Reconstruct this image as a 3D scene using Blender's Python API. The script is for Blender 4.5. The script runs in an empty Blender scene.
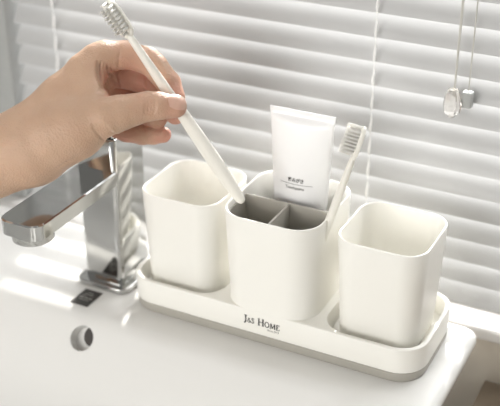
import bpy, bmesh, math, random
import numpy as np
from mathutils import Vector, Matrix
random.seed(7)
C = bpy.context.scene.collection
PI = math.pi

# ------------------------------------------------------------------ camera
CAM = Vector((0.3162, -0.7008, 0.515)); YAW = 0.467; PITCH = 0.4852; FPX = 1068.14
fw = Vector((-math.sin(YAW)*math.cos(PITCH), math.cos(YAW)*math.cos(PITCH), -math.sin(PITCH)))
rt = fw.cross(Vector((0, 0, 1))).normalized(); up = rt.cross(fw)
cd = bpy.data.cameras.new('camera'); cam = bpy.data.objects.new('camera', cd); C.objects.link(cam)
m = Matrix((rt, up, -fw)).transposed().to_4x4(); m.translation = CAM
cam.matrix_world = m
cd.sensor_width = 36; cd.lens = 36*FPX/500; cd.clip_start = 0.01; cd.clip_end = 50
cd.dof.use_dof = True; cd.dof.focus_distance = 0.82; cd.dof.aperture_fstop = 5.0
bpy.context.scene.camera = cam

# ------------------------------------------------------------------ world: bright overcast outside the window (+Y), dim room behind
W = bpy.data.worlds.new('world'); bpy.context.scene.world = W; W.use_nodes = True
nt = W.node_tree; nt.nodes.clear()
o = nt.nodes.new('ShaderNodeOutputWorld'); b = nt.nodes.new('ShaderNodeBackground')
tc = nt.nodes.new('ShaderNodeTexCoord'); sx = nt.nodes.new('ShaderNodeSeparateXYZ')
mr = nt.nodes.new('ShaderNodeMapRange'); mr.inputs[1].default_value = 0.03; mr.inputs[2].default_value = 0.22; mr.interpolation_type = 'SMOOTHSTEP'
cr = nt.nodes.new('ShaderNodeMix'); cr.data_type = 'RGBA'
ROOM = 0.36; OUT = 0.9; HIGH = 12.5   # room side, horizon outside, high sky outside
cr.inputs[6].default_value = (ROOM, ROOM*0.985, ROOM*0.95, 1)
mz = nt.nodes.new('ShaderNodeMapRange'); mz.inputs[1].default_value = 0.45; mz.inputs[2].default_value = 0.85; mz.interpolation_type = 'SMOOTHSTEP'
cz = nt.nodes.new('ShaderNodeMix'); cz.data_type = 'RGBA'
cz.inputs[6].default_value = (OUT*0.985, OUT*0.99, OUT, 1); cz.inputs[7].default_value = (HIGH*0.985, HIGH*0.99, HIGH, 1)
nt.links.new(sx.outputs[2], mz.inputs[0]); nt.links.new(mz.outputs[0], cz.inputs[0]); nt.links.new(cz.outputs[2], cr.inputs[7])
nt.links.new(tc.outputs['Generated'], sx.inputs[0]); nt.links.new(sx.outputs[1], mr.inputs[0])
nt.links.new(mr.outputs[0], cr.inputs[0]); nt.links.new(cr.outputs[2], b.inputs[0]); nt.links.new(b.outputs[0], o.inputs[0])

def area(name, loc, target, size, power, col):
    l = bpy.data.lights.new(name, 'AREA'); l.shape = 'RECTANGLE'; l.size = size[0]; l.size_y = size[1]; l.energy = power; l.color = col
    ob = bpy.data.objects.new(name, l); C.objects.link(ob); ob.location = loc
    ob.rotation_euler = (Vector(target)-Vector(loc)).to_track_quat('-Z', 'Y').to_euler()
    return ob
area('overhead_fill_light', (0.15, -0.75, 1.7), (0, 0, 0.1), (0.9, 0.7), 1.0, (1, 0.975, 0.93))  # added soft fill from above, not a fixture of the room
area('front_fill_light', (-0.45, -1.75, 0.50), (0, 0, 0.05), (1.0, 0.7), 20.5, (1, 0.985, 0.96))  # added unseen fill from camera left for the front faces, no real window
sl = bpy.data.lights.new('sun', 'SUN'); sl.energy = 9; sl.angle = math.radians(1.6); sl.color = (1, 0.97, 0.92)
sun = bpy.data.objects.new('sun', sl); C.objects.link(sun); sun.location = (-0.5, 1.2, 0.9)
sun.rotation_euler = Vector((0.30, -1.0, -0.525)).to_track_quat('-Z', 'Y').to_euler()
sc = bpy.context.scene
sc.view_settings.view_transform = 'Standard'; sc.view_settings.look = 'None'
sc.view_settings.exposure = 0.07; sc.view_settings.gamma = 1.0; sc.view_settings.use_curve_mapping = False

# ------------------------------------------------------------------ materials
def mat(name, col, rough=0.5, metal=0, coat=0, sss=0, spec=0.5, bump=None, vary=None, trans=0, ior=1.45, alpha=1, sssr=(1, .3, .2), coatr=0.08, ssscale=0.01):
    M = bpy.data.materials.new(name); M.use_nodes = True; t = M.node_tree; p = t.nodes['Principled BSDF']
    p.inputs['Base Color'].default_value = (*col, 1); p.inputs['Roughness'].default_value = rough
    p.inputs['Metallic'].default_value = metal; p.inputs['Coat Weight'].default_value = coat; p.inputs['Coat Roughness'].default_value = coatr
    p.inputs['Subsurface Weight'].default_value = sss; p.inputs['Subsurface Radius'].default_value = sssr
    p.inputs['Subsurface Scale'].default_value = ssscale
    p.inputs['Specular IOR Level'].default_value = spec; p.inputs['Transmission Weight'].default_value = trans
    p.inputs['IOR'].default_value = ior; p.inputs['Alpha'].default_value = alpha
    tx = t.nodes.new('ShaderNodeTexCoord')
    if bump:
        n = t.nodes.new('ShaderNodeTexNoise'); n.inputs['Scale'].default_value = bump[0]; n.inputs['Detail'].default_value = 4
        bn = t.nodes.new('ShaderNodeBump'); bn.inputs['Strength'].default_value = bump[1]; bn.inputs['Distance'].default_value = bump[2]
        t.links.new(tx.outputs['Object'], n.inputs['Vector']); t.links.new(n.outputs['Fac'], bn.inputs['Height']); t.links.new(bn.outputs['Normal'], p.inputs['Normal'])
    if vary:
        n = t.nodes.new('ShaderNodeTexNoise'); n.inputs['Scale'].default_value = vary[0]; n.inputs['Detail'].default_value = 3
        r = t.nodes.new('ShaderNodeMix'); r.data_type = 'RGBA'
        r.inputs[6].default_value = (*col, 1); r.inputs[7].default_value = (*vary[1], 1)
        t.links.new(tx.outputs['Object'], n.inputs['Vector']); t.links.new(n.outputs['Fac'], r.inputs[0]); t.links.new(r.outputs[2], p.inputs['Base Color'])
    return M
cream = mat('cream_plastic', (0.855, 0.84, 0.785), 0.38, bump=(900, 0.03, 0.0004), spec=0.4, vary=(6, (0.845, 0.83, 0.775)))
brushplastic = mat('brush_plastic', (0.84, 0.82, 0.75), 0.28, vary=(20, (0.82, 0.80, 0.73)))
greyp = mat('grey_plastic', (0.40, 0.38, 0.335), 0.5, vary=(15, (0.38, 0.36, 0.32)))
ceramic = mat('ceramic', (0.77, 0.762, 0.735), 0.16, spec=0.4, coat=0.0, coatr=0.04, vary=(4, (0.76, 0.752, 0.725)), bump=(14, 0.015, 0.002))
chrome = mat('chrome', (0.53, 0.53, 0.52), 0.09, metal=1, bump=(30, 0.02, 0.001))
chromer = mat('brushed_chrome', (0.55, 0.55, 0.53), 0.22, metal=1, bump=(300, 0.6, 0.002))
ink = mat('ink', (0.03, 0.028, 0.026), 0.5, vary=(50, (0.04, 0.035, 0.03)))
softink = mat('soft_ink', (0.13, 0.12, 0.11), 0.5, vary=(50, (0.15, 0.14, 0.13)))
tubewhite = mat('tube_white', (0.90, 0.895, 0.89), 0.25, spec=0.5, sss=0.1, sssr=(1, 1, 1), bump=(60, 0.08, 0.001))
wallm = mat('wall_paint', (0.36, 0.365, 0.355), 0.8, bump=(200, 0.1, 0.001), vary=(5, (0.33, 0.335, 0.325)))
lowerm = mat('lower_wall_tile', (0.80, 0.74, 0.64), 0.4, vary=(25, (0.72, 0.66, 0.57)))
sillm = mat('sill_stone', (0.82, 0.80, 0.77), 0.18, vary=(10, (0.78, 0.76, 0.73)))
counterm = mat('counter_brown', (0.30, 0.24, 0.18), 0.35, vary=(30, (0.20, 0.16, 0.12)))
framem = mat('frame_paint', (0.8, 0.8, 0.79), 0.35, vary=(10, (0.78, 0.78, 0.77)))
cordm = mat('cord', (0.55, 0.54, 0.5), 0.7, bump=(500, 0.3, 0.001))
tapem = mat('ladder_tape', (0.86, 0.86, 0.85), 0.7, bump=(500, 0.3, 0.001))
clearm = mat('clear_acrylic', (0.95, 0.93, 0.9), 0.08, trans=0.9, ior=1.47, vary=(30, (0.93, 0.9, 0.86)))
greytassel = mat('grey_tassel', (0.42, 0.43, 0.42), 0.5, vary=(60, (0.38, 0.39, 0.38)))
darkm = mat('painted_hole_shade', (0.05, 0.045, 0.04), 0.6, vary=(60, (0.07, 0.06, 0.055)))
badge = mat('badge_black', (0.035, 0.033, 0.03), 0.3, vary=(60, (0.05, 0.045, 0.04)))
badgeg = mat('badge_grey', (0.30, 0.29, 0.27), 0.4, vary=(60, (0.25, 0.24, 0.22)))
nailm = mat('nail', (0.60, 0.37, 0.285), 0.3, sss=0.2, vary=(200, (0.70, 0.44, 0.35)), ssscale=0.003)
bristle_m = mat('bristle', (0.95, 0.94, 0.91), 0.35, vary=(300, (0.92, 0.91, 0.87)))
t = bristle_m.node_tree; p = t.nodes['Principled BSDF']; tr = t.nodes.new('ShaderNodeBsdfTranslucent'); tr.inputs[0].default_value = (0.95, 0.94, 0.92, 1)
mx = t.nodes.new('ShaderNodeMixShader'); mx.inputs[0].default_value = 0.45
t.links.new(p.outputs[0], mx.inputs[1]); t.links.new(tr.outputs[0], mx.inputs[2]); t.links.new(mx.outputs[0], t.nodes['Material Output'].inputs[0])
# translucent blind slat
slatm = mat('slat', (0.50, 0.50, 0.495), 0.35, vary=(3, (0.48, 0.48, 0.475)))
t = slatm.node_tree; p = t.nodes['Principled BSDF']; tr = t.nodes.new('ShaderNodeBsdfTranslucent'); tr.inputs[0].default_value = (0.8, 0.8, 0.8, 1)
mx = t.nodes.new('ShaderNodeMixShader'); mx.inputs[0].default_value = 0.04
t.links.new(p.outputs[0], mx.inputs[1]); t.links.new(tr.outputs[0], mx.inputs[2]); t.links.new(mx.outputs[0], t.nodes['Material Output'].inputs[0])
# window glass: a thin see-through pane
glassm = bpy.data.materials.new('window_glass'); glassm.use_nodes = True; t = glassm.node_tree; t.nodes.remove(t.nodes['Principled BSDF'])
tp = t.nodes.new('ShaderNodeBsdfTransparent'); gl = t.nodes.new('ShaderNodeBsdfGlossy'); gl.inputs['Roughness'].default_value = 0.02
mx = t.nodes.new('ShaderNodeMixShader'); mx.inputs[0].default_value = 0.06
t.links.new(tp.outputs[0], mx.inputs[1]); t.links.new(gl.outputs[0], mx.inputs[2]); t.links.new(mx.outputs[0], t.nodes['Material Output'].inputs[0])
# skin: vertex attribute 'pink' marks redder fingertips, folds; also paints shade into finger gaps
skin = mat('skin', (0.56, 0.33, 0.22), 0.48, sss=0.18, sssr=(1, .35, .2), ssscale=0.006, spec=0.4)
t = skin.node_tree; p = t.nodes['Principled BSDF']
at_ = t.nodes.new('ShaderNodeAttribute'); at_.attribute_name = 'pink'
tx = t.nodes.new('ShaderNodeTexCoord')
n1 = t.nodes.new('ShaderNodeTexNoise'); n1.inputs['Scale'].default_value = 55; n1.inputs['Detail'].default_value = 5
m1 = t.nodes.new('ShaderNodeMix'); m1.data_type = 'RGBA'; m1.inputs[6].default_value = (0.49, 0.315, 0.215, 1); m1.inputs[7].default_value = (0.58, 0.395, 0.28, 1)
m2 = t.nodes.new('ShaderNodeMix'); m2.data_type = 'RGBA'; m2.inputs[7].default_value = (0.56, 0.25, 0.19, 1)
t.links.new(tx.outputs['Object'], n1.inputs['Vector']); t.links.new(n1.outputs['Fac'], m1.inputs[0])
t.links.new(m1.outputs[2], m2.inputs[6]); t.links.new(at_.outputs['Fac'], m2.inputs[0]); t.links.new(m2.outputs[2], p.inputs['Base Color'])
v1 = t.nodes.new('ShaderNodeTexVoronoi'); v1.inputs['Scale'].default_value = 700
n2 = t.nodes.new('ShaderNodeTexNoise'); n2.inputs['Scale'].default_value = 260; n2.inputs['Detail'].default_value = 6
ad = t.nodes.new('ShaderNodeMath'); ad.operation = 'ADD'
bn = t.nodes.new('ShaderNodeBump'); bn.inputs['Strength'].default_value = 0.32; bn.inputs['Distance'].default_value = 0.0012
t.links.new(tx.outputs['Object'], v1.inputs['Vector']); t.links.new(tx.outputs['Object'], n2.inputs['Vector'])
t.links.new(v1.outputs['Distance'], ad.inputs[0]); t.links.new(n2.outputs['Fac'], ad.inputs[1])
t.links.new(ad.outputs[0], bn.inputs['Height']); t.links.new(bn.outputs[0], p.inputs['Normal'])

# ------------------------------------------------------------------ helpers
def empty(name, label, cat, loc=(0, 0, 0), group=None):
    o = bpy.data.objects.new(name, None); C.objects.link(o); o.location = loc; o.empty_display_size = 0.02
    o['label'] = label; o['category'] = cat
    if group: o['group'] = group
    return o
def link(name, me, m, parent=None, smooth=True, angle=40):
    if smooth:
        for p in me.polygons: p.use_smooth = True
        if angle: me.set_sharp_from_angle(angle=math.radians(angle))
    if not me.materials: me.materials.append(m)
    o = bpy.data.objects.new(name, me); C.objects.link(o)
    if parent is not None:
        o.parent = parent
        # meshes are written in world coordinates; keep them there under a moved parent
        wp = Vector((0, 0, 0)); q = parent
        while q is not None: wp += q.location; q = q.parent
        for v in me.vertices: v.co -= wp
    return o
def mesh(verts, faces, name='m'):
    me = bpy.data.meshes.new(name); me.from_pydata([tuple(v) for v in verts], [], faces); me.update()
    return me
def bmmesh(bm, name='m'):
    bmesh.ops.recalc_face_normals(bm, faces=bm.faces)
    me = bpy.data.meshes.new(name); bm.to_mesh(me); bm.free(); return me
def rr(cx, cy, w, d, r, z, n=8):
    pts = []
    for (sx_, sy_, a0) in ((1, 1, 0), (-1, 1, 90), (-1, -1, 180), (1, -1, 270)):
        for k in range(n+1):
            a = math.radians(a0+90*k/n)
            pts.append(Vector((cx+sx_*(w/2-r)+r*math.cos(a), cy+sy_*(d/2-r)+r*math.sin(a), z)))
    return pts
def loft(rings, cap0=True, cap1=True, bm=None, closed=True):
    bm = bm or bmesh.new(); R = [[bm.verts.new(v) for v in r] for r in rings]; n = len(rings[0])
    for a, b in zip(R, R[1:]):
        for i in range(n if closed else n-1):
            j = (i+1) % n; bm.faces.new((a[i], a[j], b[j], b[i]))
    if cap0: bm.faces.new(R[0][::-1])
    if cap1: bm.faces.new(R[-1])
    return bm
def box(bm, x0, x1, y0, y1, z0, z1):
    v = [bm.verts.new((x, y, z)) for z in (z0, z1) for (x, y) in ((x0, y0), (x1, y0), (x1, y1), (x0, y1))]
    for f in ((3, 2, 1, 0), (4, 5, 6, 7), (0, 1, 5, 4), (1, 2, 6, 5), (2, 3, 7, 6), (3, 0, 4, 7)): bm.faces.new([v[i] for i in f])
def evalmods(me, mods):
    """apply modifiers to a mesh without operators"""
    o = bpy.data.objects.new('work', me); C.objects.link(o); extra = []
    for kind, kw in mods:
        md = o.modifiers.new(kind, kind)
        for k, v in kw.items():
            if k == 'object_mesh':
                c = bpy.data.objects.new('cutter', v); C.objects.link(c); extra.append(c); md.object = c
            else: setattr(md, k, v)
    dg = bpy.context.evaluated_depsgraph_get(); dg.update()
    r = bpy.data.meshes.new_from_object(o.evaluated_get(dg))
    bpy.data.objects.remove(o)
    for c in extra: bpy.data.objects.remove(c)
    return r
def bevbox(x0, x1, y0, y1, z0, z1, w=0.001, seg=3):
    bm = bmesh.new(); box(bm, x0, x1, y0, y1, z0, z1)
    return evalmods(bmmesh(bm), [('BEVEL', dict(width=w, segments=seg))])
def tube(pts, rad, n=10, caps=True, bm=None, flat=1.0, side=None):
    """sweep along points; rad is a number or a list; flat squashes across 'side'"""
    rings = []; pts = [Vector(p) for p in pts]
    for i, p in enumerate(pts):
        d = (pts[min(i+1, len(pts)-1)]-pts[max(i-1, 0)]).normalized()
        s = side if side is not None else (Vector((0, 0, 1)) if abs(d.z) < .9 else Vector((1, 0, 0)))
        a = (s-d*s.dot(d)).normalized(); c = d.cross(a)
        r = rad[i] if hasattr(rad, '__len__') else rad
        if not hasattr(r, '__len__'): r = (r*flat, r)
        rings.append([p+a*r[0]*math.cos(2*PI*k/n)+c*r[1]*math.sin(2*PI*k/n) for k in range(n)])
    return loft(rings, caps, caps, bm)
def lathe(profile, n=28, bm=None, o=Vector((0, 0, 0)), ax=Vector((0, 0, 1))):
    q = ax.to_track_quat('Z', 'Y')
    rings = [[o+q @ Vector((r*math.cos(2*PI*k/n), r*math.sin(2*PI*k/n), z)) for k in range(n)] for r, z in profile]
    return loft(rings, True, True, bm)
def struct(name, me, m, smooth=False):
    o = link(name, me, m, None, smooth); o['kind'] = 'structure'; return o

# ------------------------------------------------------------------ setting
YB = 0.112           # plane of the blind
SILL = -0.016
bm = bmesh.new(); box(bm, -4, -0.357, 0.098, 0.25, SILL, 3.2); struct('wall_left', evalmods(bmmesh(bm), [('BEVEL', dict(width=.002, segments=2))]), wallm)
bm = bmesh.new(); box(bm, -4, 4, 0.089, 0.25, -0.8, SILL-0.012); struct('wall_back', bmmesh(bm), lowerm)
bm = bmesh.new(); box(bm, 1.2, 4, 0.098, 0.25, SILL, 0.7499); struct('wall_right', bmmesh(bm), wallm)
bm = bmesh.new(); box(bm, -0.357, 4, 0.098, 0.22, 0.75, 3.2); struct('wall_upper', bmmesh(bm), wallm)
struct('trim_1', bevbox(-1.6, 1.6, 0.079, 0.22, SILL-0.012, SILL, 0.003, 4), sillm, True)
bm = bmesh.new(); wx0, wx1, wz0, wz1 = -0.357, 1.2, SILL, 0.75
for (a, b_, c, d) in ((wx0, wx0+.012, wz0, wz1), (wx1-.03, wx1, wz0, wz1), (wx0, wx1, wz0, wz0+.03), (wx0, wx1, wz1-.03, wz1)): box(bm, a, b_, 0.205, 0.235, c, d)
wf = struct('window_1', bmmesh(bm), framem)
bm = bmesh.new(); box(bm, wx0+.012, wx1-.03, 0.221, 0.224, wz0+.03, wz1-.03); g = link('window_pane', bmmesh(bm), glassm, wf, False)
bm = bmesh.new(); box(bm, 0.1555, 1.4, -0.6, 0.0885, -0.5, -0.075); struct('counter', bmmesh(bm), counterm)  # brown countertop to the right of the sink

# ------------------------------------------------------------------ venetian blind
blind = empty('venetian_blind', 'white venetian blind with tilted horizontal slats across the window behind the sink', 'window blind', (0.2, YB, 0.0))
def slat_bm(bm, zc, x0, x1, tilt):
    n = 8; w = 0.025; arch = 0.0022; prof = []
    for k in range(n+1):
        s = -0.5+k/n; l = s*w; h = arch*(1-4*s*s)
        # tilt: room edge (-y) low, outer edge high; the arch bulges to the room and up
        y = l*math.cos(tilt)-h*math.sin(tilt); z = l*math.sin(tilt)+h*math.cos(tilt)
        prof.append((y, z))
    th = 0.0003
    r0 = [Vector((x0, YB+y, zc+z)) for y, z in prof]+[Vector((x0, YB+y+th*math.sin(tilt), zc+z-th*math.cos(tilt))) for y, z in prof[::-1]]
    r1 = [v+Vector((x1-x0, 0, 0)) for v in r0]
    loft([r0, r1], True, True, bm)
PITCHB = 0.0213; TILT = math.radians(54); z0b = SILL+0.0145
sb = bmesh.new(); k = 0
while z0b+k*PITCHB < 0.72:
    slat_bm(sb, z0b+k*PITCHB, -0.352, 1.16, TILT+math.radians(random.uniform(-2.0, 2.0))); k += 1
nsl = k
link('slats', bmmesh(sb), slatm, blind)
link('bottom_rail', bevbox(-0.352, 1.16, YB-0.003, YB+0.013, SILL+0.0002, SILL+0.0036, 0.0012), slatm, blind)
link('head_rail', bevbox(-0.352, 1.16, YB-0.012, YB+0.014, 0.72, 0.749, 0.002), framem, blind)
for cx in (-0.30, 0.0285, 0.36, 0.69, 1.02):
    cb = bmesh.new()
    # woven ladder string: it bows over the front edge of every slat
    for k in range(nsl):
        zc = z0b+k*PITCHB; yf = YB-0.0135*math.cos(TILT)
        zf = zc-0.0125*math.sin(TILT)
        pts = [(cx, yf-0.0035, zf-0.002), (cx, yf-0.004, zf+0.006), (cx+.0004, yf-0.0035, zf+0.013), (cx, yf-0.0035, zf-0.002+PITCHB)]
        rad = [0.00012, 0.0013, 0.0011, 0.00012]
        tube(pts, rad, 6, True, cb, flat=1.0, side=Vector((1, 0, 0)))
    link('ladder_cord', bmmesh(cb), tapem, blind)
pc = empty('pull_cord', 'blind pull cord ending in a clear faceted bead', 'blind cord', (0.100, YB-0.020, 0.17), 'cords hanging in front of the blind')
link('cord', bmmesh(tube([(0.1010, YB-0.020, 0.745), (0.1007, YB-0.020, 0.4), (0.1010, YB-0.020, 0.195)], 0.0007, 8)), cordm, pc)
link('cord', bmmesh(tube([(0.1030, YB-0.020, 0.745), (0.1022, YB-0.020, 0.4), (0.1014, YB-0.020, 0.195)], 0.0007, 8)), cordm, pc)
prof = [(0.0015, 0.024), (0.004, 0.023), (0.0062, 0.018), (0.0078, 0.010), (0.0068, 0.003), (0.003, -0.001), (0.001, -0.002)]
link('tassel', bmmesh(lathe(prof, 8, None, Vector((0.1005, YB-0.020, 0.1715)))), clearm, pc, True, 15)
pc2 = empty('pull_cord', 'blind cord ending in a small square grey tassel, right of the clear bead', 'blind cord', (0.103, YB-0.014, 0.17), 'cords hanging in front of the blind')
link('cord', bmmesh(tube([(0.1115, YB-0.013, 0.745), (0.1112, YB-0.013, 0.4), (0.111, YB-0.013, 0.190)], 0.0006, 8)), cordm, pc2)
link('tassel', bevbox(0.1065, 0.1155, YB-0.018, YB-0.010, 0.1785, 0.192, 0.0015), greytassel, pc2)

# ------------------------------------------------------------------ washbasin
BX0, BX1, BY0, BY1 = -0.62, 0.128, -0.47, -0.068      # basin opening (outer lip line)
SX0, SX1, SY0, SY1 = -0.75, 0.1525, -0.58, 0.058      # rim outline
def ring(x0, x1, y0, y1, r, z, n=14): return rr((x0+x1)/2, (y0+y1)/2, x1-x0, y1-y0, r, z, n)
rings = []
def oring(ins, z, r=0.012): rings.append(ring(SX0+ins, SX1-ins, SY0+ins, SY1-ins, max(r-ins*.3, 0.004), z))
oring(0.10, -0.20); oring(0.030, -0.09); oring(0.012, -0.045); oring(0.003, -0.02); oring(0.0, -0.010)
for a in (15, 35, 55, 75, 90):
    a = math.radians(a); oring(0.008*(1-math.cos(a)), -0.008+0.008*math.sin(a))
def iring(ins, z, r): rings.append(ring(BX0+ins, BX1-ins, BY0+ins, BY1-ins, r, z))
iring(-0.004, 0.0, 0.04)
for a in (6, 15, 25, 35, 43, 50):
    a = math.radians(a); iring(0.020*math.sin(a), -0.020*(1-math.cos(a)), 0.042+0.008*math.sin(a))
iring(0.030, -0.0246, 0.055); iring(0.045, -0.0425, 0.062); iring(0.062, -0.064, 0.07); iring(0.080, -0.083, 0.075); iring(0.105, -0.098, 0.07); iring(0.15, -0.106, 0.05)
bm = loft(rings)
HX, HY_, HZ = -0.1535, -0.0900, -0.0153; HN = Vector((0, -0.766, 0.643))
hb = lathe([(0.0112, -0.011), (0.0112, 0.012)], 40, None, Vector((HX, HY_, HZ)), HN)
sink_me = evalmods(bmmesh(bm), [('BOOLEAN', dict(operation='DIFFERENCE', solver='EXACT', object_mesh=bmmesh(hb)))])
sink = link('washbasin', sink_me, ceramic, None, True, 35)
sink['label'] = 'white glazed ceramic washbasin with overflow hole under the black badge'; sink['category'] = 'sink'
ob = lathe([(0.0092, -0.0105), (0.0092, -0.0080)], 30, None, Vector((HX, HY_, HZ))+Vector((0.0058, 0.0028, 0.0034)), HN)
link('overflow_shade_disc', bmmesh(ob), darkm, sink)  # dark disc paints the depth shade inside the overflow hole
# black badge on the deck
bm = bmesh.new(); box(bm, -0.1805, -0.1625, -0.0665, -0.0425, 0.0001, 0.0006)
bg = link('badge', bmmesh(bm), badge, None, False); bg.parent = sink; bg['label'] = 'small black badge with grey emblem'
bm = bmesh.new(); bcx, bcy = -0.1715, -0.0535
pts = [Vector((bcx-0.006+0.012*k/16, bcy+0.0075*math.sin(PI*k/16)**.8, 0.0009)) for k in range(17)]
for k in range(16):     # open dome of short rays over a word bar
    a, b_ = pts[k], pts[k+1]; c = Vector((bcx, bcy+.001, 0.0009))
    if k % 2 == 0: bm.faces.new([bm.verts.new(v) for v in (a, b_, b_.lerp(c, .75), a.lerp(c, .75))])
for (x0, x1, y0, y1) in ((-.0065, -.002, -.0035, -.001), (-.0012, .0022, -.0035, -.001), (.003, .0065, -.0035, -.001), (-.005, .005, -.0062, -.0050)):
    bm.faces.new([bm.verts.new((bcx+x, bcy+y, 0.0009)) for x, y in ((x0, y0), (x1, y0), (x1, y1), (x0, y1))])
em = link('emblem', bmmesh(bm), badgeg, None, False); em.parent = bg

# ------------------------------------------------------------------ faucet
fx0, fx1, fy0, fy1 = -0.1885, -0.1485, -0.031, 0.016
#hand must clear the lever
fau = empty('faucet', 'chrome single lever faucet with square body and flat spout, beside the cream organizer', 'faucet', ((fx0+fx1)/2, -0.008, 0))
link('base_plate', evalmods(bmmesh(loft([rr((fx0+fx1)/2, (fy0+fy1)/2, fx1-fx0+.014, fy1-fy0+.014, .010, 0.0002), rr((fx0+fx1)/2, (fy0+fy1)/2, fx1-fx0+.014, fy1-fy0+.014, .010, 0.0055)])), [('BEVEL', dict(width=.0012, segments=3, limit_method='ANGLE'))]), chrome, fau)
link('body', evalmods(bmmesh(loft([rr((fx0+fx1)/2, (fy0+fy1)/2, fx1-fx0, fy1-fy0, .005, z) for z in (0.005, 0.147)])), [('BEVEL', dict(width=.0015, segments=3, limit_method='ANGLE'))]), chrome, fau)
def plan(z, ins=0):
    x0, x1, y1, y0 = fx0+0.0005+ins, fx1-0.0005-ins, fy0+0.004, -0.1395+ins; r = 0.010; P = [Vector((x1, y1, z)), Vector((x0, y1, z))]
    for k in range(9):
        a = math.radians(180+90*k/8); P.append(Vector((x0+r+r*math.cos(a), y0+r+r*math.sin(a), z)))
    for k in range(9):
        a = math.radians(270+90*k/8); P.append(Vector((x1-r+r*math.cos(a), y0+r+r*math.sin(a), z)))
    return P
link('spout', bmmesh(loft([plan(0.1035, .001), plan(0.1045), plan(0.1165), plan(0.1175, .001)])), chrome, fau, True, 30)
acx = (fx0+fx1)/2
ae = lathe([(0.0150, 0.0955), (0.0168, 0.0968), (0.0172, 0.1042)], 36, None, Vector((acx, -0.1205, 0)))
link('aerator', bmmesh(ae), chromer, fau)
lv = link('lever', bevbox(fx0+.001, fx1-.001, fy0+0.001, fy1, 0.1475, 0.153, .002), chrome, fau)

# ------------------------------------------------------------------ organizer: tray, grey base, centre holder
org = empty('toothbrush_holder', 'cream plastic bathroom organizer tray with raised divided centre holder and grey base', 'toothbrush holder', (0, 0, 0))
TL, TW, TR = 0.2645, 0.0972, 0.0240
link('grey_base', bmmesh(loft([rr(0, 0, TL-.004, TW-.004, TR-.002, 0.0003), rr(0, 0, TL-.001, TW-.001, TR, 0.003), rr(0, 0, TL-.0003, TW-.0003, TR, 0.0091)])), greyp, org)['label'] = 'grey base strip under the tray'
tray = bmmesh(loft([rr(0, 0, TL-.0006, TW-.0006, TR, 0.0092), rr(0, 0, TL, TW, TR, 0.0098), rr(0, 0, TL, TW, TR, 0.0315)]))
def wellm(cx, x0, x1):
    return bmmesh(loft([rr((x0+x1)/2, 0, x1-x0-.002, TW-.0085, TR-.004, 0.0135), rr((x0+x1)/2, 0, x1-x0, TW-.0065, TR-.003, 0.05)]))
we = TL/2-0.00325; wi = 0.0465
tray = evalmods(tray, [('BOOLEAN', dict(operation='DIFFERENCE', solver='EXACT', object_mesh=wellm(0, wi, we))),
                       ('BOOLEAN', dict(operation='DIFFERENCE', solver='EXACT', object_mesh=wellm(0, -we, -wi))),
                       ('BEVEL', dict(width=.0011, segments=3, limit_method='ANGLE', angle_limit=math.radians(40)))])
link('tray', tray, cream, org, True, 50)
HW, HD, HY, HT = 0.0843, 0.0948, -0.0044, 0.1163
def hr(z, off=0, rad=None):
    t_ = min(max((z-0.031)/(HT-0.031), 0), 1); s = 0.935+0.065*t_
    yf_ = -0.0479+(HY-HD/2+0.0479)*t_; yb_ = 0.0430*s/0.935*(1-t_)+(HY+HD/2)*t_
    return rr(0, (yf_+yb_)/2, HW*s+2*off, yb_-yf_+2*off, max(0.0225+off, .004), z)
outer = [hr(0.0285, .0006), hr(0.0310, .0006), hr(0.0335, .0003), hr(0.037, 0), hr(0.06), hr(0.09), hr(HT-.0012), hr(HT-.0004, -.0004), hr(HT, -.0011)]
inner = [hr(HT-.0004, -.0020), hr(HT-.0014, -.0025), hr(0.09, -.0026), hr(0.06, -.0026), hr(0.040, -.003), hr(0.036, -.006)]
link('holder_cup', bmmesh(loft(outer+inner)), cream, org, True, 60)
# grey insert: lining of the two front compartments with cross divider
ins = bmesh.new()
ydiv = -0.0055
def cut_ring(z, off):      # front half of the inner outline, cut at ydiv
    P = [v for v in hr(z, off)]
    return [Vector((v.x, min(v.y, ydiv+0.0012), v.z)) for v in P]
a_ = [cut_ring(0.042, -.0030), cut_ring(0.08, -.0029), cut_ring(HT-.0050, -.0029), cut_ring(HT-.0050, -.0040), cut_ring(0.08, -.0040), cut_ring(0.044, -.0042)]
loft(a_, True, True, ins)
link('divider_lining', bmmesh(ins), greyp, org, True, 40)
link('divider_plate', bevbox(-HW/2+.0036, HW/2-.0036, ydiv-.0008, ydiv+.0010, 0.085, HT-.0035, .0005, 2), greyp, org)
def yfr(z): return min(v.y for v in hr(z, -.0035))
bm = bmesh.new(); q = [(ydiv-.0008, 0.040), (ydiv-.0008, HT-.0038), (yfr(HT-.0038), HT-.0038), (yfr(0.08), 0.08), (yfr(0.06), 0.06), (yfr(0.044), 0.044), (yfr(0.044), 0.040)]
loft([[Vector((x, y, z)) for y, z in q] for x in (0.0003, 0.0020)], True, True, bm)
link('divider_plate', evalmods(bmmesh(bm), [('BEVEL', dict(width=.0004, segments=2))]), greyp, org)
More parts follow.
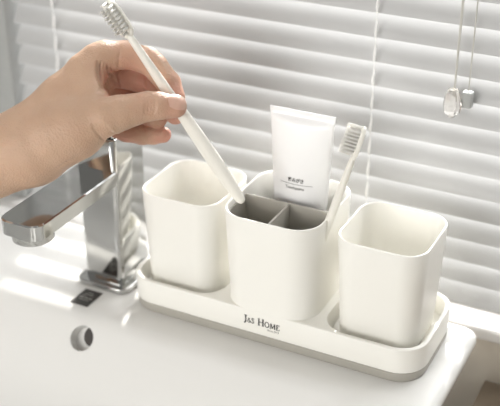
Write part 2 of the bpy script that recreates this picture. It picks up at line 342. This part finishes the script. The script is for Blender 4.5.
# lettering on the tray front
GL = {  # glyph strokes in a box 1 high: (points, thickness)
 'J': (.46, [([(.30, 1), (.30, .1), (.22, -.08), (.05, -.14)], .15), ([(.10, .98), (.50, .98)], .05)]),
 '&': (.78, [([(.72, .08), (.30, .62), (.26, .84), (.38, .97), (.50, .85), (.42, .66), (.14, .42), (.10, .2), (.24, .04), (.44, .06), (.62, .28), (.68, .46)], .10)]),
 'S': (.56, [([(.46, .78), (.42, .94), (.26, .99), (.10, .86), (.14, .66), (.40, .42), (.44, .2), (.30, .03), (.12, .06), (.08, .26)], .12)]),
 'H': (.92, [([(.18, 0), (.18, 1)], .15), ([(.74, 0), (.74, 1)], .15), ([(.18, .52), (.74, .52)], .06), ([(.04, .98), (.32, .98)], .05), ([(.04, .02), (.32, .02)], .05), ([(.60, .98), (.88, .98)], .05), ([(.60, .02), (.88, .02)], .05)]),
 'O': (.90, [([(.44+.36*math.cos(a*PI/8), .5+.49*math.sin(a*PI/8)) for a in range(17)], .12)]),
 'M': (1.08, [([(.14, 0), (.18, 1)], .08), ([(.18, 1), (.52, .08)], .16), ([(.52, .08), (.86, 1)], .07), ([(.86, 1), (.92, 0)], .15), ([(.02, .02), (.28, .02)], .05), ([(.78, .02), (1.04, .02)], .05)]),
 'E': (.68, [([(.18, 0), (.18, 1)], .15), ([(.06, .98), (.58, .98)], .07), ([(.06, .02), (.60, .02)], .07), ([(.18, .52), (.46, .52)], .06), ([(.57, .8), (.57, 1)], .05), ([(.59, 0), (.59, .24)], .05)]),
 ' ': (.38, [])}
def stroke(bm, pts, th, fn):
    P = [Vector((x, y)) for x, y in pts]
    L, R_ = [], []
    for i, q in enumerate(P):
        d = (P[min(i+1, len(P)-1)]-P[max(i-1, 0)]).normalized(); n = Vector((-d.y, d.x))*th/2
        L.append(bm.verts.new(fn(q+n))); R_.append(bm.verts.new(fn(q-n)))
    for i in range(len(P)-1): bm.faces.new((L[i], L[i+1], R_[i+1], R_[i]))
tb = bmesh.new(); x = 0
for ch, s in (('J', 1.0), ('&', .72), ('S', .76), (' ', 1), ('H', 1.0), ('O', .76), ('M', .76), ('E', .76)):
    adv, st = GL[ch]
    for pts, th in st:
        stroke(tb, pts, max(th, .08)*(1.5 if s < 1 else 1.3), lambda q, x=x, s=s: Vector((x+q.x*s, 0, q.y*s)))
    x += (adv+.03)*s
TXT_X0, TXT_X1, TXT_Z = -0.0185, 0.0145, 0.0188
k = (TXT_X1-TXT_X0)/x
for v in tb.verts: v.co = Vector((TXT_X0+v.co.x*k, -TW/2-0.00015, TXT_Z+v.co.z*k*1.0))
link('lettering', bmmesh(tb), ink, org, False)['label'] = 'black lettering reading J&S HOME'
def font_mesh(text, size):
    cu = bpy.data.curves.new('txt', 'FONT'); cu.body = text; cu.size = size; cu.resolution_u = 3; cu.offset = size*0.018
    o = bpy.data.objects.new('txt', cu); C.objects.link(o)
    dg = bpy.context.evaluated_depsgraph_get(); dg.update()
    me = bpy.data.meshes.new_from_object(o.evaluated_get(dg)); bpy.data.objects.remove(o); me.materials.clear()
    return me
me = font_mesh('Since 2013', 0.0024)
for v in me.vertices: v.co = Vector((0.0032+v.co.x, -TW/2-0.00015, 0.0156+v.co.y))
link('small_lettering', me, softink, org, False)['label'] = 'tiny line of lettering reading Since 2013'

# ------------------------------------------------------------------ side cups
CT = 0.1092; CB = 0.0137
def make_cup(name, cx, label):
    e = None
    def cr_(z, off=0):
        s = 0.885+0.115*(z-CB)/(CT-CB)
        return rr(cx, 0, 0.0738*s+2*off, 0.0770*s+2*off, max(0.0185*s+off, .003), z, 10)
    out = [cr_(CB, -.006), cr_(CB+.0012, -.0022), cr_(CB+.004, -.0003), cr_(CB+.008), cr_(0.05), cr_(0.08), cr_(CT-.0012), cr_(CT-.0004, -.0004), cr_(CT, -.0010)]
    inn = [cr_(CT-.0003, -.0017), cr_(CT-.0013, -.0021), cr_(0.08, -.0022), cr_(0.05, -.0022), cr_(CB+.009, -.0028), cr_(CB+.005, -.005), cr_(CB+.0035, -.009)]
    o = link(name, bmmesh(loft(out+inn)), cream, None, True, 70)
    o['label'] = label; o['category'] = 'cup'; o['group'] = 'rinse cups in the organizer tray'
make_cup('rinse_cup', -0.0893, 'empty cream plastic rinse cup beside the chrome faucet')
make_cup('rinse_cup', 0.0884, 'empty cream plastic rinse cup at the far end from the faucet, nearest the window cord')

# ------------------------------------------------------------------ toothpaste tube
tp_ = empty('toothpaste_tube', 'white squeeze tube of toothpaste standing in the rear compartment', 'toothpaste', (0, 0.020, 0.045))
TY = 0.0193; TZ0, TZ1 = 0.056, 0.1835; LEAN = 0.0
def tsec(z):
    t_ = (z-TZ0)/(TZ1-TZ0)
    a = 0.0200+(0.0283-0.0200)*t_**0.9; b_ = 0.0195*(1-t_)**0.62+0.0007
    return a, b_
def tring(z, n=40):
    a, b_ = tsec(z); R_ = []
    for k in range(n):
        th = 2*PI*k/n; R_.append(Vector((a*math.cos(th), TY+b_*math.sin(th), z+0.0000*math.cos(th))))
    return R_
rings = [tring(TZ0+(TZ1-0.007-TZ0)*k/22) for k in range(23)]
def flat_ring(z, hw, hd, n=40): return [Vector((max(-hw, min(hw, hw*1.02*math.cos(2*PI*k/n))), TY+hd*(1 if math.sin(2*PI*k/n) > 0 else -1)*min(1, abs(math.sin(2*PI*k/n))*3), z)) for k in range(n)]
rings += [flat_ring(TZ1-.0055, .0281, .0009), flat_ring(TZ1-.005, .0283, .0006), flat_ring(TZ1, .0287, .0006)]
rings.insert(0, [Vector((0.0165*math.cos(2*PI*k/40), TY+0.0160*math.sin(2*PI*k/40), TZ0-.004)) for k in range(40)])
link('tube_body', bmmesh(loft(rings)), tubewhite, tp_, True, 50)
link('cap', bmmesh(lathe([(0.014, 0.0375), (0.015, 0.0385), (0.0158, 0.0515)], 32, None, Vector((0, TY, 0)))), tubewhite, tp_)
def ontube(x, z):
    a, b_ = tsec(z); u_ = min(abs(x)/a, .98)
    return Vector((x, TY-b_*math.sqrt(1-u_*u_)-0.0003, z))
me = font_mesh('歯みがき', 0.0040)
mw = max(v.co.x for v in me.vertices); 
for v in me.vertices: v.co = ontube(-0.0062+v.co.x*0.0138/mw, 0.1262+v.co.y)
link('lettering', me, ink, tp_, False)
bm = bmesh.new(); N = 24; a_ = [bm.verts.new(ontube(-.0135+.0285*k/N, .1240)) for k in range(N+1)]; b2 = [bm.verts.new(ontube(-.0135+.0285*k/N, .1243)) for k in range(N+1)]
for k in range(N): bm.faces.new((a_[k], a_[k+1], b2[k+1], b2[k]))
link('printed_line', bmmesh(bm), ink, tp_, False)
me = font_mesh('Toothpaste', 0.0033); mw = max(v.co.x for v in me.vertices)
for v in me.vertices: v.co = ontube(-0.0080+v.co.x*0.0165/mw, 0.1200+v.co.y)
link('small_lettering', me, softink, tp_, False)

# ------------------------------------------------------------------ toothbrushes
def toothbrush(label, tip, head_end, bdir, L_head, widths, seed, blen=0.0105, hw=0.0056):
    """tip = handle end, head_end = far end of head; bdir = bristle direction"""
    tip, he = Vector(tip), Vector(head_end); ax = (he-tip).normalized(); L = (he-tip).length
    bd = Vector(bdir); bd = (bd-ax*bd.dot(ax)).normalized(); side = ax.cross(bd)
    e = empty('toothbrush', label, 'toothbrush', tip, 'toothbrushes')
    pts, rad = [], []
    for s, w_, th in widths:
        pts.append(tip+ax*s*(L-L_head)); rad.append((w_, th))
    link('handle', evalmods(bmmesh(tube(pts, rad, 14, True, None, side=side)), [('SUBSURF', dict(levels=1, render_levels=1))]), brushplastic, e)
    h0 = he-ax*L_head
    # head plate: long oval
    n = 28; rg = []
    for (o_, k_) in ((-0.0022, .80), (-0.0016, .97), (0.0006, 1.0), (0.0014, .93)):
        R_ = []
        for i in range(n):
            a = 2*PI*i/n; ca, sa = math.cos(a), math.sin(a)
            ex = (abs(ca)**0.75)*(1 if ca > 0 else -1); ey = (abs(sa)**0.7)*(1 if sa > 0 else -1)
            R_.append(h0+ax*(L_head/2-.001)*(1+ex*k_)+side*hw*ey*k_+bd*o_)
        rg.append(R_)
    link('head', bmmesh(loft(rg)), brushplastic, e, True, 50)
    rnd = random.Random(seed); bb = bmesh.new()
    for i in range(9):
        for j in range(3):
            if i in (0, 8) and j != 1: continue
            c = h0+ax*(L_head*(0.14+0.76*i/8))+side*(j-1)*hw*0.54
            tube([c+bd*0.001, c+bd*(blen*.55), c+bd*(blen*.93)], [0.0010, 0.0011, 0.0010], 8, True, bb)
            for q in range(16):
                a = rnd.random()*2*PI; r = 0.00095*math.sqrt(rnd.random())
                o0 = c+(ax*math.cos(a)+side*math.sin(a))*r+bd*0.001
                sp = (ax*math.cos(a)+side*math.sin(a))*r*0.55+ax*rnd.uniform(-1, 1)*.0002
                o1 = o0+bd*(blen+rnd.uniform(-.0005, .0005))+sp
                tube([o0, o0.lerp(o1, .6), o1], [0.00016, 0.00014, 0.00005], 4, True, bb)
    link('bristles', bmmesh(bb), bristle_m, e, False)
    return e
DH = 0.815
def cp(x, y, d): return CAM+d*(fw+rt*((x-250)/FPX)-up*((y-203)/FPX))
tipA = cp(243, 203, 0.842); headA = cp(104.5, -1, 0.790)
toothbrush('cream toothbrush held up in the hand, handle end over the holder', tipA, headA, (rt*-0.40-up*0.26-fw*0.88), 0.034,
           [(0, .0015, .0014), (.012, .0038, .0032), (.05, .0050, .0040), (.16, .0061, .0046), (.30, .0064, .0048), (.45, .0058, .0044), (.62, .0048, .0038), (.80, .0039, .0032), (.95, .0031, .0026), (1.03, .0034, .002)], 3, 0.0095, 0.0067)
toothbrush('cream toothbrush standing in the holder beside the tube', (0.0235, -0.026, 0.0455), (0.0655, -0.0135, 0.1975), (-0.93, -0.35, -0.1), 0.031,
           [(0, .0014, .0013), (.02, .0034, .0030), (.10, .0046, .0038), (.35, .0054, .0042), (.60, .0046, .0036), (.85, .0037, .0030), (.97, .0032, .0026), (1.03, .0034, .0022)], 5, 0.0115, 0.0060)

# ------------------------------------------------------------------ hand (smooth distance field turned into one surface)
S = DH/FPX                                   # local unit of the hand frame
HO = cp(110, 110, DH)                        # its origin near the thumb joint
def hp(x, y, c): return np.array([(x-110)*S, -(y-110)*S, c*S])
H = 0.0009
lo = np.array([-0.205, -0.085, -0.055]); hi = np.array([0.070, 0.068, 0.095])
nx, ny, nz = [int(v) for v in np.ceil((hi-lo)/H)]
GX, GY, GZ = np.meshgrid(lo[0]+np.arange(nx)*H, lo[1]+np.arange(ny)*H, lo[2]+np.arange(nz)*H, indexing='ij')
GX = GX.astype(np.float32); GY = GY.astype(np.float32); GZ = GZ.astype(np.float32)
def capsule(a, b_, ra, rb, sq=1.0, X=None):
    X0, Y0, Z0 = (GX, GY, GZ) if X is None else X
    ra *= S; rb *= S
    d = b_-a; d2 = d.copy(); d2[2] *= sq; dd = (d2*d2).sum()
    px, py, pz = X0-a[0], Y0-a[1], (Z0-a[2])*sq
    t_ = np.clip((px*d2[0]+py*d2[1]+pz*d2[2])/dd, 0, 1)
    return np.sqrt((px-t_*d2[0])**2+(py-t_*d2[1])**2+(pz-t_*d2[2])**2)-(ra+(rb-ra)*t_)
def smin(a, b_, k):
    h = np.clip(0.5+0.5*(b_-a)/k, 0, 1); return b_+(a-b_)*h-k*h*(1-h)
def chain(pts, k=0.002, X=None):
    r_ = None
    for (p0, p1) in zip(pts, pts[1:]):
        c = capsule(hp(*p0[:3]), hp(*p1[:3]), p0[3], p1[3], 1.0, X)
        r_ = c if r_ is None else smin(r_, c, k)
    return r_
THUMB = [(60, 134, -8, 30), (108, 119, -22, 20), (122, 115, -22, 17.5), (150, 108, -19, 14.5), (160, 107.5, -18.5, 13.4), (176.5, 108, -17, 11.4)]
INDEX = [(84, 71, 10, 20), (103, 55, 15, 16.5), (124, 52, 18, 14.2), (145, 57.5, 22, 13.6), (153, 64, 23, 13.4), (167, 81, 20, 12.4), (173, 96, 16, 11.3)]
MIDDLE = [(82, 82, 36, 19), (102, 68, 40, 15), (122, 71, 46, 13), (141, 77, 48, 13.4), (162, 97, 44, 12.8), (173, 111, 34, 11)]
RING = [(80, 96, 56, 18), (98, 84, 60, 14), (118, 88, 66, 13), (134, 95, 66, 13), (146, 110, 58, 12.5), (153, 114, 48, 11)]
PINKY = [(76, 108, 66, 18), (94, 114, 74, 14), (118, 126, 74, 11.5), (136, 130.5, 66, 10.5), (148, 131.5, 58, 9.6), (159, 131.5, 52, 8.4)]
def handfield(X=None):
    X0 = (GX, GY, GZ) if X is None else X
    arm = capsule(hp(-160, 226, 20), hp(-10, 158, 12), 46, 38.5, 1.3, X)
    arm = smin(arm, capsule(hp(-10, 158, 12), hp(24, 146, 12), 38.5, 37, 1.25, X), 0.006)
    palm = capsule(hp(24, 146, 10), hp(62, 101, 12), 38, 27, 1.15, X)
    palm = smin(palm, capsule(hp(62, 101, 12), hp(95, 60, 14), 27, 19, 1.0, X), 0.006)
    palm = smin(palm, capsule(hp(24, 146, 24), hp(92, 76, 40), 32, 18, 1.0, X), 0.010)
    palm = smin(palm, capsule(hp(28, 146, 34), hp(90, 92, 60), 28, 17, 1.0, X), 0.010)
    palm = smin(palm, capsule(hp(34, 150, 34), hp(88, 114, 76), 26, 15, 1.0, X), 0.010)
    # thenar mass and web of skin between thumb and index finger
    th = capsule(hp(36, 146, 2), hp(76, 130, -8), 34, 31, 1.0, X)
    body = smin(smin(arm, palm, 0.010), th, 0.012)
    body = smin(body, capsule(hp(88, 80, 4), hp(94, 104, -8), 16, 17, 1.0, X), 0.008)
    f = body
    f = smin(f, chain(THUMB, 0.002, X), 0.006)
    f = smin(f, chain(INDEX, 0.002, X), 0.0025)
    for ch in (MIDDLE, RING, PINKY): f = smin(f, chain(ch, 0.002, X), 0.0012)
    return f
F = handfield()
# surface nets
ins_ = F < 0
cells = np.zeros((nx-1, ny-1, nz-1), np.int8)
for dx in (0, 1):
    for dy in (0, 1):
        for dz in (0, 1): cells += ins_[dx:nx-1+dx, dy:ny-1+dy, dz:nz-1+dz]
act = (cells > 0) & (cells < 8)
idx = -np.ones(act.shape, np.int64); ai = np.argwhere(act); idx[act] = np.arange(len(ai))
acc = np.zeros((len(ai), 3)); cnt = np.zeros(len(ai))
cor = [(a, b_, c) for a in (0, 1) for b_ in (0, 1) for c in (0, 1)]
for A in cor:
    for k in range(3):
        if A[k] == 0:
            B = list(A); B[k] = 1
            fa = F[ai[:, 0]+A[0], ai[:, 1]+A[1], ai[:, 2]+A[2]]; fb = F[ai[:, 0]+B[0], ai[:, 1]+B[1], ai[:, 2]+B[2]]
            s = (fa < 0) != (fb < 0); t_ = np.where(s, fa/(fa-fb+1e-12), 0)
            P = np.tile(np.array(A, float), (len(ai), 1)); P[:, k] += t_
            acc[s] += P[s]; cnt[s] += 1
V = lo+(ai+acc/cnt[:, None])*H
faces = []
for k in range(3):
    a1, a2 = (k+1) % 3, (k+2) % 3
    sl0 = [slice(None)]*3; sl1 = [slice(None)]*3; sl0[k] = slice(0, -1); sl1[k] = slice(1, None)
    d = ins_[tuple(sl0)] != ins_[tuple(sl1)]
    e_ = np.argwhere(d)
    lim = [nx, ny, nz]
    ok = (e_[:, a1] > 0) & (e_[:, a2] > 0) & (e_[:, a1] < lim[a1]-1) & (e_[:, a2] < lim[a2]-1)
    e_ = e_[ok]
    def cell(o1, o2):
        q = e_.copy(); q[:, a1] += o1; q[:, a2] += o2; return idx[q[:, 0], q[:, 1], q[:, 2]]
    q = np.stack([cell(-1, -1), cell(0, -1), cell(0, 0), cell(-1, 0)], 1)
    flip = ins_[e_[:, 0], e_[:, 1], e_[:, 2]]
    q[~flip] = q[~flip][:, ::-1]
    faces.append(q)
Q = np.concatenate(faces); Q = Q[(Q >= 0).all(1)]
# relax the net a little, then pull it back on the surface by the field gradient
E_ = np.concatenate([Q[:, [0, 1]], Q[:, [1, 2]], Q[:, [2, 3]], Q[:, [3, 0]]])
for it in range(3):
    s = np.zeros_like(V); c = np.zeros(len(V))
    for a, b_ in ((0, 1), (1, 0)):
        np.add.at(s, E_[:, a], V[E_[:, b_]]); np.add.at(c, E_[:, a], 1)
    V = V*0.4+0.6*s/np.maximum(c, 1)[:, None]
def fld(P): return handfield((P[:, 0], P[:, 1], P[:, 2]))
def grad(P):
    e = 0.0006; g_ = np.zeros_like(P)
    for k in range(3):
        d = np.zeros(3); d[k] = e; g_[:, k] = (fld(P+d)-fld(P-d))/(2*e)
    return g_
g_ = grad(V); n_ = g_/np.maximum(np.linalg.norm(g_, axis=1, keepdims=True), 1e-6)
for it in range(2): V = V-n_*(fld(V)*0.85)[:, None]
# creases, wrinkles, tendons, as grooves pressed into the surface
px_, py_ = V[:, 0]/S+110, 110-V[:, 1]/S; pcz = V[:, 2]/S
disp = np.zeros(len(V))
def groove(x0, y0, x1, y1, wid, dep, cmax=0, bow=0, cmin=-99):
    global disp
    dx, dy = x1-x0, y1-y0; L = math.hypot(dx, dy)
    u_ = ((px_-x0)*dx+(py_-y0)*dy)/L/L; v_ = ((px_-x0)*-dy+(py_-y0)*dx)/L - bow*4*u_*(1-u_)
    wgt = np.clip(1-(np.abs(u_-.5)*2)**4, 0, 1)*(u_ > 0)*(u_ < 1)
    disp -= np.where((pcz < cmax) & (pcz > cmin), wgt*np.exp(-(v_/wid)**2)*dep, 0)
front = -4
for i, x in enumerate((146.5, 149.5, 152.5, 155.5)): groove(x, 96, x+1, 118, 1.4, 0.0009 if i != 1 else 0.0013, front, -2)
for i in range(5): groove(98+i*3.2, 126+i*0.4, 109+i*3.0, 143-i*1.2, 1.4, 0.0011, 5, 1.5)           # fold at the base of the thumb
for i in range(5): groove(99+i*2.8, 60+i*1.0, 106+i*1.8, 92, 1.5, 0.0032 if i in (1, 3) else 0.0022, 40, 3-i*1.2)    # folds of the web
for i in range(4): groove(52+i*9, 172-i*4, 74+i*8, 160-i*5, 0.9, 0.0003, 20, 1)
groove(142, 64, 144, 86, 1.3, 0.0010, 99, 0, 20); groove(120, 46, 117, 72, 1.2, 0.0007, 99, 0, -10)
groove(146, 128, 146, 141, 1.0, 0.0005, 99, 0, 30)
V = V+n_*disp[:, None]
me = bpy.data.meshes.new('hand')
wv = [HO+rt*float(v[0])+up*float(v[1])+fw*float(v[2]) for v in V]
me.from_pydata([tuple(v) for v in wv], [], Q.tolist()); me.update()
pk = np.zeros(len(V))
def blob(x, y, c, r, a):
    global pk
    q = hp(x, y, c); pk = np.maximum(pk, a*np.exp(-(((V-q)**2).sum(1))/(r*S)**2))
blob(176, 106, -17, 16, .75); blob(172, 98, 16, 20, .9); blob(175, 112, 34, 20, .9); blob(165, 134, 56, 18, 1.0); blob(140, 80, 48, 24, 1.0); blob(120, 74, 46, 22, .9)
blob(104, 78, 12, 15, .75); blob(130, 62, 20, 22, .5); blob(128, 92, 66, 28, 1.0); blob(148, 110, 60, 20, .8); blob(150, 108, -22, 16, .25); blob(124, 134, 78, 22, .8)
at2 = me.attributes.new('pink', 'FLOAT', 'POINT'); at2.data.foreach_set('value', pk.astype(np.float32))
bmx = bmesh.new(); bmx.from_mesh(me); bmesh.ops.recalc_face_normals(bmx, faces=bmx.faces); bmx.to_mesh(me); bmx.free()
hand = link('hand', me, skin, None, True, 0)
hand['label'] = 'bare left hand and forearm pinching the toothbrush between thumb and index finger'; hand['category'] = 'hand'
# thumbnail: a thin shell lying on the end of the thumb
A0 = hp(160, 107.5, -18.5); A1 = hp(176.5, 108, -17); axn = (A1-A0)/np.linalg.norm(A1-A0)
tow = np.array([0.10, 0.42, -0.9]); tow -= axn*tow.dot(axn); tow /= np.linalg.norm(tow); sdn = np.cross(axn, tow)
rows = []; NU, NV = 12, 12
pts = []
for i in range(NU+1):
    for j in range(NV+1):
        u_ = -1+2*i/NU; v_ = -1+2*j/NV
        # disc mapping of the square gives a rounded nail outline
        uu = u_*math.sqrt(1-v_*v_/2.6); vv = v_*math.sqrt(1-u_*u_/2.6)
        pts.append(A1+axn*(uu*8.6+1.5)*S+sdn*vv*8.4*S+tow*9.5*S)
pts = np.array(pts)
for it in range(8):
    f_ = fld(pts); pts = pts-tow[None, :]*(f_-0.00035)[:, None]*0.7
vv_ = [HO+rt*float(v[0])+up*float(v[1])+fw*float(v[2]) for v in pts]
ff = [(i*(NV+1)+j, (i+1)*(NV+1)+j, (i+1)*(NV+1)+j+1, i*(NV+1)+j+1) for i in range(NU) for j in range(NV)]
nm = evalmods(mesh(vv_, ff), [('SOLIDIFY', dict(thickness=0.0006, offset=0))])
link('thumbnail', nm, nailm, hand)
